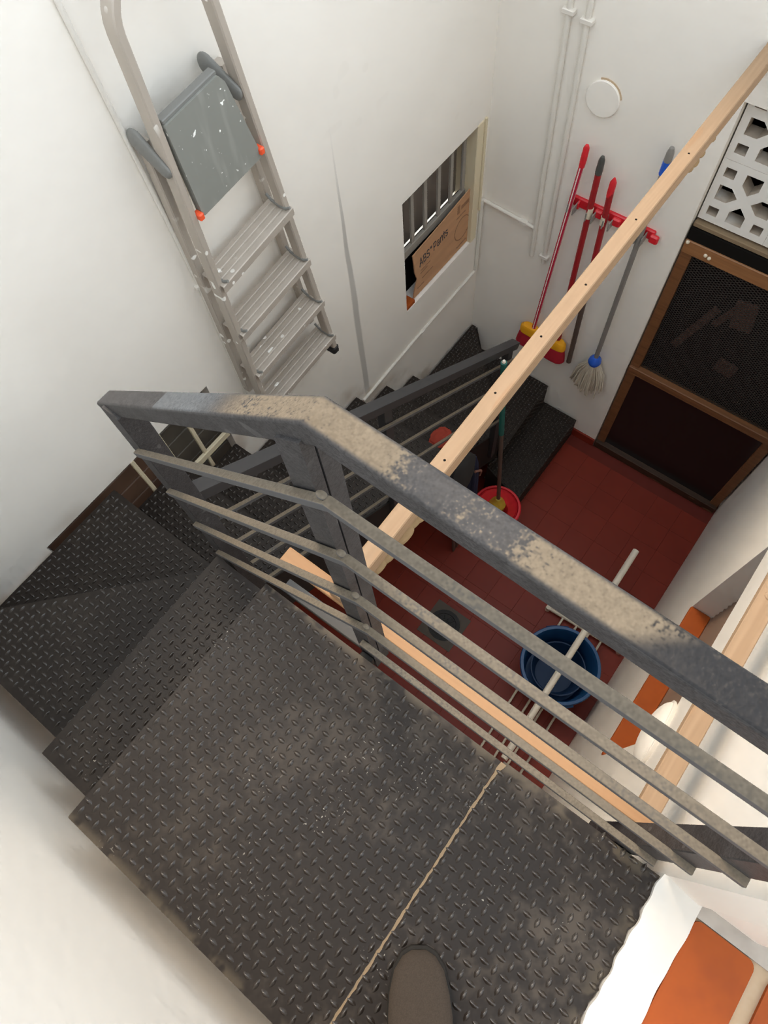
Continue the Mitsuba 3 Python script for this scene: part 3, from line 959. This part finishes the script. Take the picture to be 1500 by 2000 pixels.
part(rc, 'disc', lathe([(0, 0.010), (0.062, 0.010), (0.0645, 0.008), (0.0645, 0.0)], (XB, 0.858, -0.313), 48, 'x'), 'white_plaster', smooth=30)
def ring_arc(r0, r1, a0, a1, n=24):
    """sector of a ring in the y-z plane round the cover, angles from +y towards +z"""
    t = np.linspace(a0, a1, n)
    return Polygon([(0.858 + r1 * math.cos(a), -0.312 + r1 * math.sin(a)) for a in t] + [(0.858 + r0 * math.cos(a), -0.312 + r0 * math.sin(a)) for a in t[::-1]])


part(rc, 'crack', prism_x(ring_arc(0.062, 0.0695, 1.2, 2.9), XB - 0.0025, XB), 'mortar_tan', smooth=False, label='tan crack along one side of the cover')
# ------------------------------------------------------------------ broom rack and what hangs on it
XT = XB - 0.045
rk = thing('tool_rack', 'red plastic wall rack with clips holding the broom handles', 'tool rack')
part(rk, 'rail', bx(XB - 0.016, XB, 0.512, 0.893, -0.768, -0.724, 0.004), 'red_plastic', smooth=False)
for y in (0.86, 0.785, 0.705, 0.625, 0.540):
    part(rk, 'block', bx(XB - 0.034, XB - 0.014, y - 0.052 if y < .86 else y - .02, y - 0.014, -0.766, -0.728, 0.006), 'red_plastic', smooth=False)
for y in (0.862, 0.776, 0.700, 0.556):
    part(rk, 'clip', [bx(XB - 0.062, XB - 0.014, y - 0.016, y - 0.011, -0.775, -0.735, 0.001), bx(XB - 0.062, XB - 0.014, y + 0.011, y + 0.016, -0.775, -0.735, 0.001)], 'pole_grey', smooth=False, label='grey spring clip')


def pole(parent, name, p0, p1, r, m_):
    return part(parent, name, tube([p0, p1], r, 14), m_)


def broom_head(k, y, z, tilt=0.0):
    """yellow block with flared red bristles, handle end at (y, z)"""
    prof_ = lambda hw, hx, zz_: [(XT + hx * math.cos(a), y + hw * math.copysign(abs(math.cos(a - math.pi / 2)) ** 0.6, math.sin(a)), zz_) for a in np.linspace(0, 2 * math.pi, 24, endpoint=False)]
    part(k, 'block', loft([prof_(0.042, 0.020, z + 0.002), prof_(0.056, 0.024, z - 0.010), prof_(0.059, 0.025, z - 0.045), prof_(0.057, 0.024, z - 0.05)]), 'yellow_plastic', smooth=30, label='yellow broom block')
    rg_ = np.random.default_rng(int(y * 100))
    part(k, 'bristles', loft([prof_(0.056, 0.022, z - 0.048), prof_(0.064, 0.030, z - 0.09), prof_(0.070, 0.034, z - 0.132), prof_(0.064, 0.029, z - 0.142)]), 'bristle_red', smooth=30, label='flared dark red bristles')


b1 = thing('broom', 'broom with thin red and white striped handle, leftmost on the red rack', 'broom', )
pole(b1, 'handle', (XT, 0.861, -0.545), (XT, 0.915, -1.56), 0.0105, 'striped_pole')
part(b1, 'grip', tube([(XT, 0.861, -0.560), (XT, 0.860, -0.530), (XT, 0.859, -0.480), (XT, 0.859, -0.468)], [0.0115, 0.013, 0.012, 0.007], 14), 'red_plastic', label='bright red end grip')
broom_head(b1, 0.930, -1.545)
b2 = thing('broom', 'broom with red handle and dark grey hanging cap', 'broom')
pole(b2, 'handle', (XT, 0.789, -0.55), (XT, 0.770, -1.53), 0.0125, 'dark_red')
part(b2, 'cap', tube([(XT, 0.789, -0.560), (XT, 0.789, -0.540), (XT, 0.789, -0.500), (XT, 0.789, -0.486)], [0.0132, 0.0140, 0.012, 0.007], 14), 'dark_cap', label='dark grey cap with hanging hole')
part(b2, 'band', tube([(XT, 0.7845, -0.765), (XT, 0.7835, -0.715)], 0.0132, 14), 'cream_plastic', label='pale band where the clip grips')
broom_head(b2, 0.778, -1.545)
b3 = thing('spare_pole', 'broom pole without a head, red above and dark brown below, third on the rack', 'pole')
pole(b3, 'handle', (XT, 0.722, -0.60), (XT, 0.705, -1.02), 0.0125, 'dark_red')
pole(b3, 'lower_tube', (XT, 0.705, -1.02), (XT, 0.684, -1.655), 0.0125, 'pole_brown')
part(b3, 'grip', tube([(XT, 0.7225, -0.632), (XT, 0.7225, -0.610), (XT, 0.7225, -0.568), (XT, 0.7225, -0.548)], [0.0125, 0.0135, 0.0130, 0.004], 14), 'red_plastic', label='bright red pointed end grip')
part(b3, 'band', tube([(XT, 0.7165, -0.765), (XT, 0.7180, -0.725)], 0.0132, 14), 'cream_plastic', label='pale band where the clip grips')
mp = thing('string_mop', 'cotton string mop with grey pole hanging upside at the right end of the rack', 'mop')
labels[mp]['label'] = 'cotton string mop with grey pole and blue socket, rightmost on the rack'
pole(mp, 'pole', (XT, 0.557, -0.42), (XT, 0.556, -1.53), 0.0115, 'pole_grey')
part(mp, 'cap', tube([(XT, 0.557, -0.425), (XT, 0.557, -0.40), (XT, 0.557, -0.370), (XT, 0.557, -0.350)], [0.0135, 0.0145, 0.0135, 0.008], 14), 'pole_grey', label='grey hanging cap')
part(mp, 'sleeve', tube([(XT, 0.557, -0.455), (XT, 0.557, -0.402)], 0.0150, 14), 'bright_blue', label='dark blue sleeve below the cap')
part(mp, 'socket', lathe([(0, 0.02), (0.018, 0.018), (0.030, 0.0), (0.033, -0.02), (0.026, -0.036), (0, -0.04)], (XT, 0.556, -1.535), 24), 'bright_blue', label='bright blue plastic socket')
rg = np.random.default_rng(5)
strings = []
for k in range(150):
    a = rg.uniform(0, 2 * math.pi)
    rr = rg.uniform(0.3, 1.0)
    top_ = (XT - 0.0 + 0.020 * math.cos(a), 0.556 + 0.024 * math.sin(a), -1.558)
    ey = 0.556 + 0.095 * rr * math.sin(a) + rg.normal(0, 0.006)
    ex = min(XT + 0.036 * rr * math.cos(a) + rg.normal(0, 0.003), XB - 0.004)
    ez = -1.74 - rg.uniform(0, 0.075) + 0.03 * rr * abs(math.sin(a))
    mid = (np.array(top_) * 0.45 + np.array((ex, ey, ez)) * 0.55) + (0.0, 0.012 * math.sin(a), 0.012)
    strings.append(tube([top_, mid, (ex, ey, ez)], [0.0042, 0.0048, 0.0036], 5))
part(mp, 'strings', strings, 'mop_cotton', smooth=True, label='splayed off white cotton strings', kind='stuff')

# ------------------------------------------------------------------ cardboard in the window
cb = thing('cardboard_sheet', 'torn brown cardboard sheet printed ABS Pants leaning in the barred window', 'cardboard')
cpoly = Polygon([(1.722, -0.888), (1.95, -0.872), (2.190, -0.848), (2.192, -1.150), (1.716, -1.148), (1.728, -1.100), (1.750, -1.050), (1.734, -1.000), (1.728, -0.940)])
part(cb, 'sheet', prism_y(cpoly, YA + 0.016, YA + 0.021), 'cardboard', smooth=False)


def wall_text(text, height, x, z, ang=0.0, bold=True):
    t = meshkit.text_mesh(text, height, 0.0012, bold)
    v = t.vertices.copy()
    c_, s_ = math.cos(ang), math.sin(ang)
    t.vertices = np.stack([x + v[:, 0] * c_ - v[:, 1] * s_, YA + 0.0162 - v[:, 2], z + v[:, 0] * s_ + v[:, 1] * c_], 1)
    return t


def printed(text, h, x, z, width, lab):
    tm = wall_text(text, h, 0, 0, bold=False)
    tm.vertices[:, 0] *= width / tm.bounds[1][0]
    tm.apply_transform(trimesh.transformations.rotation_matrix(-0.075, (0, 1, 0), (0, YA, 0)))
    tm.apply_translation((x, 0, z))
    part(cb, 'print', tm, 'print_ink', smooth=False, label=lab)


printed('ABS', 0.048, 1.768, -0.992, 0.078, 'dark printed word ABS')
printed('\u00ae', 0.018, 1.849, -0.957, 0.013, 'small printed circled R')
printed('Pants', 0.048, 1.872, -0.984, 0.112, 'dark printed word Pants')
ym = YA + 0.0155
ringm = prism_y(Point(2.10, -1.03).buffer(0.062).difference(Point(2.10, -1.03).buffer(0.057)), ym, ym + 0.0005)
part(cb, 'faint_ring', ringm, 'print_faint', smooth=False, label='faint printed ring')
for (x0, x1, z, h_) in ((2.055, 2.075, -0.925, 0.045), (2.085, 2.145, -0.915, 0.02), (2.05, 2.12, -0.948, 0.006), (1.775, 1.85, -1.022, 0.006), (1.775, 1.83, -1.037, 0.006), (1.785, 1.87, -1.075, 0.006), (1.75, 1.80, -1.11, 0.006), (2.06, 2.14, -1.125, 0.006)):
    part(cb, 'faint_print', bx(x0, x1, ym, ym + 0.0005, z, z + h_), 'print_faint', smooth=False)

# ------------------------------------------------------------------ on the courtyard floor
# drain
dn = thing('floor_drain', 'grey square floor drain with a black round grate in the red floor', 'drain')
dc = np.array([0.808, 0.484])
sq = rect(dc[0] - 0.105, dc[0] + 0.105, dc[1] - 0.105, dc[1] + 0.105).difference(Point(*dc).buffer(0.086))
part(dn, 'plate', prism(sq, ZF - 0.002, ZF + 0.003), 'mortar_grey2' if 'mortar_grey2' in scene else mat('mortar_grey2', two(principled((0.10, 0.085, 0.07), 0.7, 0.3))), smooth=False)
part(dn, 'grate', lathe([(0.0, 0.001), (0.026, 0.001), (0.028, 0.004), (0.034, 0.004), (0.036, 0.001), (0.064, 0.001), (0.066, 0.005), (0.086, 0.005), (0.086, -0.002)], (*dc, ZF + 0.0008), 40), 'black_rubber', smooth=30)
for k in range(12):
    a = k * math.pi / 6
    part(dn, 'slot', beam((dc[0] + 0.036 * math.cos(a), dc[1] + 0.036 * math.sin(a), ZF + 0.0045), (dc[0] + 0.060 * math.cos(a), dc[1] + 0.060 * math.sin(a), ZF + 0.0045), 0.005, 0.003, b=0), 'black_rubber', smooth=False)

# drying rack lying flat
dy = thing('drying_rack', 'cream tubular drying rack lying on the red floor under the blue tub', 'drying rack')
ZK = ZF + 0.030
part(dy, 'end_bar', tube([(1.212, 0.085, ZK), (1.222, -0.10, ZK), (1.232, -0.335, ZK)], 0.0105, 12), 'cream_plastic')
part(dy, 'end_bar', tube([(0.205, 0.06, ZK), (0.205, -0.335, ZK)], 0.0105, 12), 'cream_plastic')
for y in (-0.008, -0.088, -0.160, -0.232, ):
    part(dy, 'rod', tube([(1.214, y, ZK), (0.205, y - 0.02, ZK)], 0.0062, 10), 'cream_plastic')
for (x, y) in ((1.212, 0.085), (1.232, -0.335), (0.205, 0.06), (0.205, -0.335)):
    part(dy, 'end_cap', lathe([(0, 0.012), (0.013, 0.012), (0.014, -0.03), (0, -0.03)], (x, y, ZK), 16), 'cream_plastic')

# blue tub
bt = thing('blue_tub', 'round blue plastic tub on the red floor with a white pipe across it', 'tub')
tc = (0.920, -0.118)
zb0 = ZK + 0.008
H_ = 0.245
outer = [(0.140, 0.0), (0.152, 0.02), (0.176, H_ - 0.02), (0.190, H_ - 0.02), (0.194, H_ - 0.008), (0.190, H_), (0.177, H_), (0.173, H_ - 0.010)]
inner = [(0.169, H_ - 0.03), (0.148, 0.030), (0.138, 0.014), (0.0, 0.010)]
part(bt, 'shell', lathe([(0, 0)] + outer + inner, (*tc, zb0), 64), 'blue_plastic', smooth=35)
for a0 in (0.6, 0.6 + math.pi):
    pts = [(tc[0] + 0.192 * math.cos(a0 + t), tc[1] + 0.192 * math.sin(a0 + t), zb0 + H_ - 0.018 - 0.012 * math.cos(t * 4)) for t in np.linspace(-0.28, 0.28, 9)]
    part(bt, 'handle', tube(pts, 0.010, 10), 'blue_plastic')
# inner bucket
ib = thing('blue_bucket', 'smaller dark blue bucket nested inside the blue tub', 'bucket')
part(ib, 'shell', lathe([(0, 0), (0.095, 0.0), (0.100, 0.006), (0.131, 0.135), (0.135, 0.136), (0.135, 0.140), (0.129, 0.140), (0.096, 0.012), (0.0, 0.010)], (tc[0] + 0.004, tc[1] - 0.003, zb0 + 0.012), 56), 'blue_dark' if 'blue_dark' in scene else mat('blue_dark', two(principled((0.008, 0.030, 0.080), 0.5, 0.25))), smooth=35)

wp = thing('white_pipe', 'white plastic pipe lying across the rim of the blue tub', 'pipe')
zp = zb0 + H_ + 0.0165
part(wp, 'pipe', tube([(0.395, -0.136, zp - 0.002), (1.640, -0.120, zp)], 0.0165, 18), 'white_pvc' if 'white_pvc' in scene else mat('white_pvc', two(principled((0.72, 0.66, 0.55), 0.4, 0.5))), smooth=35)

# red mop bucket
rbk = thing('mop_bucket', 'round red mop bucket at the foot of the stairs', 'bucket')
bc = (1.458, 0.600)
part(rbk, 'shell', lathe([(0, 0), (0.088, 0.0), (0.094, 0.006), (0.118, 0.232), (0.128, 0.232), (0.131, 0.240), (0.126, 0.246), (0.116, 0.246), (0.090, 0.012), (0.0, 0.010)], (*bc, ZF), 56), 'red_plastic', smooth=35)
ringsw = []
part(rbk, 'wringer', lathe([(0.113, 0.244), (0.114, 0.236), (0.070, 0.205), (0.055, 0.130), (0.050, 0.130), (0.064, 0.208), (0.105, 0.244)], (*bc, ZF), 48), 'red_plastic', smooth=35, label='red wringer cone')
part(rbk, 'handle', tube([(bc[0] + 0.125 * math.cos(a), bc[1] + 0.125 * math.sin(a), ZF + 0.24 - 0.07 * math.sin(a * 1.0)) for a in np.linspace(0, math.pi, 15)], 0.004, 8), 'dark_cap')
m2 = thing('wet_mop', 'mop with green and brown handle standing in the red bucket', 'mop')
pole(m2, 'upper_handle', (1.425, 0.682, -0.80), (1.462, 0.655, -1.35), 0.0125, 'teal_plastic')
pole(m2, 'lower_handle', (1.462, 0.655, -1.35), (1.500, 0.618, -2.06), 0.0105, 'pole_brown')
part(m2, 'tip', lathe([(0, 0.010), (0.005, 0.009), (0.008, 0.0), (0.0, -0.002)], (1.4245, 0.6825, -0.797), 16), 'white_pvc')
part(m2, 'head', lathe([(0, 0.05), (0.016, 0.048), (0.024, 0.02), (0.048, -0.01), (0.044, -0.06), (0, -0.065)], (1.498, 0.618, -2.10), 24), 'dull_yellow', smooth=35, label='dull yellow mop head')

# things stowed by the foot of the lower railing
uf = thing('folded_parasol', 'folded navy blue parasol standing by the red mop bucket', 'parasol')
rings = []
for t, r in ((0, .012), (.06, .022), (.25, .030), (.55, .034), (.8, .030), (.95, .034), (1, .020)):
    c0 = np.array((1.300, 0.694, -1.36)) * (1 - t) + np.array((1.305, 0.690, -2.27)) * t
    rings.append([c0 + r * (1 + 0.18 * math.cos(6 * a)) * np.array((math.cos(a), math.sin(a), 0)) for a in np.linspace(0, 2 * math.pi, 36, endpoint=False)])
part(uf, 'canopy', loft(rings), 'navy_blue', smooth=40)
part(uf, 'pole', tube([(1.305, 0.690, -2.25), (1.305, 0.690, -2.308)], 0.008, 10), 'pole_brown')
part(uf, 'strap', tube([(1.282, 0.668, -1.45), (1.312, 0.655, -1.47), (1.336, 0.664, -1.52), (1.342, 0.672, -1.585)], 0.006, 8), 'pinkish', label='pinkish strap')
fs = thing('wooden_sticks', 'cream wooden sticks leaning between the dark bag and the navy parasol', 'wooden sticks')
for k, (x, dx) in enumerate(((1.165, 0.0), (1.195, 0.0), (1.222, 0.0))):
    part(fs, 'stick', beam((x, 0.700, -1.56), (x + 0.030 + dx, 0.690, -2.305), 0.022, 0.012, up=(0, 1, 0), b=0.002), 'pine_x' if k == 2 else 'pole_brown', smooth=False)
dg = thing('dark_bag', 'dark grey cloth bag hanging under the lower railing beside the navy parasol', 'bag')
s_ = trimesh.creation.icosphere(3, 1.0)
s_.vertices *= (1 + 0.22 * (meshkit.noise(s_.vertices * 2.6) - 0.5))[:, None]
s_.vertices = s_.vertices * (0.085, 0.035, 0.16) + (1.200, 0.685, -1.36)
part(dg, 'body', s_, 'dark_cloth', smooth=True)
part(dg, 'strap', tube([(1.16, 0.69, -1.26), (1.17, 0.700, -1.12), (1.20, 0.705, -1.07), (1.23, 0.700, -1.14), (1.24, 0.69, -1.26)], 0.008, 8), 'dark_cloth')
# a red cloth on the stair
s_ = trimesh.creation.icosphere(4, 1.0)
s_.vertices *= (1 + 0.5 * (meshkit.fbm(s_.vertices * 2.2) - 0.5))[:, None]
s_.vertices = s_.vertices * (0.062, 0.048, 0.016) + (1.348, 0.905, -1.472)
single('red_cloth', s_, mat('cloth_red', two(principled((0.30, 0.045, 0.028), 0.9, 0.2))), 'crumpled dull red cloth lying on a tread of the lower flight', 'cloth', smooth=True)

# white oval lamp on the right wall
bl = thing('wall_lamp', 'white oval plastic lamp cover on the right wall beside the orange sill', 'wall lamp')
s_ = trimesh.creation.icosphere(4, 1.0)
v = s_.vertices
v[:, 1] = np.maximum(v[:, 1], 0)
s_.vertices = v * (0.098, 0.032, 0.050)
s_.apply_transform(trimesh.transformations.rotation_matrix(0.0, (0, 1, 0)))
part(bl, 'cover', s_.apply_translation((0.522, YD + 0.010, -0.605)), 'white_paint', smooth=True)
rim = s_.copy()
part(bl, 'base', lathe([(0, 0.0), (1.0, 0.0), (1.06, 0.006), (1.06, 0.012), (0, 0.012)], (0, 0, 0), 40, 'y').apply_transform(np.diag([0.100, 1, 0.052, 1])).apply_translation((0.522, YD, -0.605)), 'white_paint', smooth=35)

# ------------------------------------------------------------------ the photographer's shoe
pe = thing('person', 'foot of a standing person in a grey brown cloth shoe on the landing', 'person')
toe = np.array((-0.172, -0.103, 0.0))
ax = np.array((-0.8, -0.6, 0.0))
sd = np.array((0.6, -0.8, 0.0))


def foot_ring(s, hw, z0, z1, off=0.0, n=28, p=0.75):
    c0 = toe + ax * s + sd * off
    out = []
    for a in np.linspace(0, 2 * math.pi, n, endpoint=False):
        ca, sa = math.cos(a), math.sin(a)
        u = hw * math.copysign(abs(ca) ** p, ca)
        w_ = math.copysign(abs(sa) ** p, sa)
        z = z0 + (z1 - z0) * (0.5 + 0.5 * w_) if w_ > 0 else z0 + (z1 - z0) * (0.5 + 0.5 * w_)
        out.append(c0 + sd * u + np.array((0, 0, z)))
    return out


up_r = [foot_ring(0.004, 0.012, 0.014, 0.026), foot_ring(0.012, 0.027, 0.012, 0.036), foot_ring(0.03, 0.040, 0.012, 0.047), foot_ring(0.06, 0.0475, 0.012, 0.055), foot_ring(0.09, 0.0505, 0.012, 0.063, 0.001),
        foot_ring(0.12, 0.049, 0.012, 0.074, 0.001), foot_ring(0.15, 0.045, 0.012, 0.090), foot_ring(0.18, 0.040, 0.012, 0.104), foot_ring(0.22, 0.037, 0.012, 0.104), foot_ring(0.25, 0.033, 0.012, 0.098), foot_ring(0.268, 0.018, 0.014, 0.07)]
part(pe, 'shoe', loft(up_r), 'shoe_cloth', smooth=True, label='grey brown cloth shoe')
so_r = [foot_ring(-0.001, 0.014, 0.002, 0.014, p=.5), foot_ring(0.008, 0.030, 0.002, 0.016, p=.5), foot_ring(0.028, 0.043, 0.002, 0.017, p=.5), foot_ring(0.06, 0.0505, 0.002, 0.018, p=.5), foot_ring(0.10, 0.053, 0.002, 0.018, p=.5),
        foot_ring(0.16, 0.047, 0.002, 0.018, p=.5), foot_ring(0.22, 0.040, 0.002, 0.018, p=.5), foot_ring(0.255, 0.035, 0.002, 0.018, p=.5), foot_ring(0.273, 0.018, 0.002, 0.016, p=.5)]
part(pe, 'sole', loft(so_r), 'shoe_sole', smooth=40, label='dark rubber sole')
seam = []
for t in np.linspace(-1, 1, 15):
    s0 = 0.098 + 0.020 * t * t
    zt = 0.0665 + (s0 - 0.098) * 0.42 - 0.009 * t * t
    seam.append(toe + ax * s0 + sd * (0.024 * t + 0.003) + np.array((0, 0, zt)))
part(pe, 'tongue', tube(seam, 0.0022, 8), 'shoe_cloth', label='stitched edge of the tongue')


def leg_ring(z, r, sx):
    c0 = np.array((-0.172, -0.103, 0)) + ax * (0.188 + sx) + np.array((0, 0, z))
    return [c0 + r * (1.15 * math.cos(a) * ax + math.sin(a) * sd) for a in np.linspace(0, 2 * math.pi, 28, endpoint=False)]


part(pe, 'trouser_leg', loft([leg_ring(0.060, 0.060, 0), leg_ring(0.10, 0.060, 0), leg_ring(0.20, 0.058, 0.004), leg_ring(0.33, 0.064, 0.004), leg_ring(0.48, 0.062, -0.01)]), 'trouser_cloth', smooth=True, label='dark trouser leg')
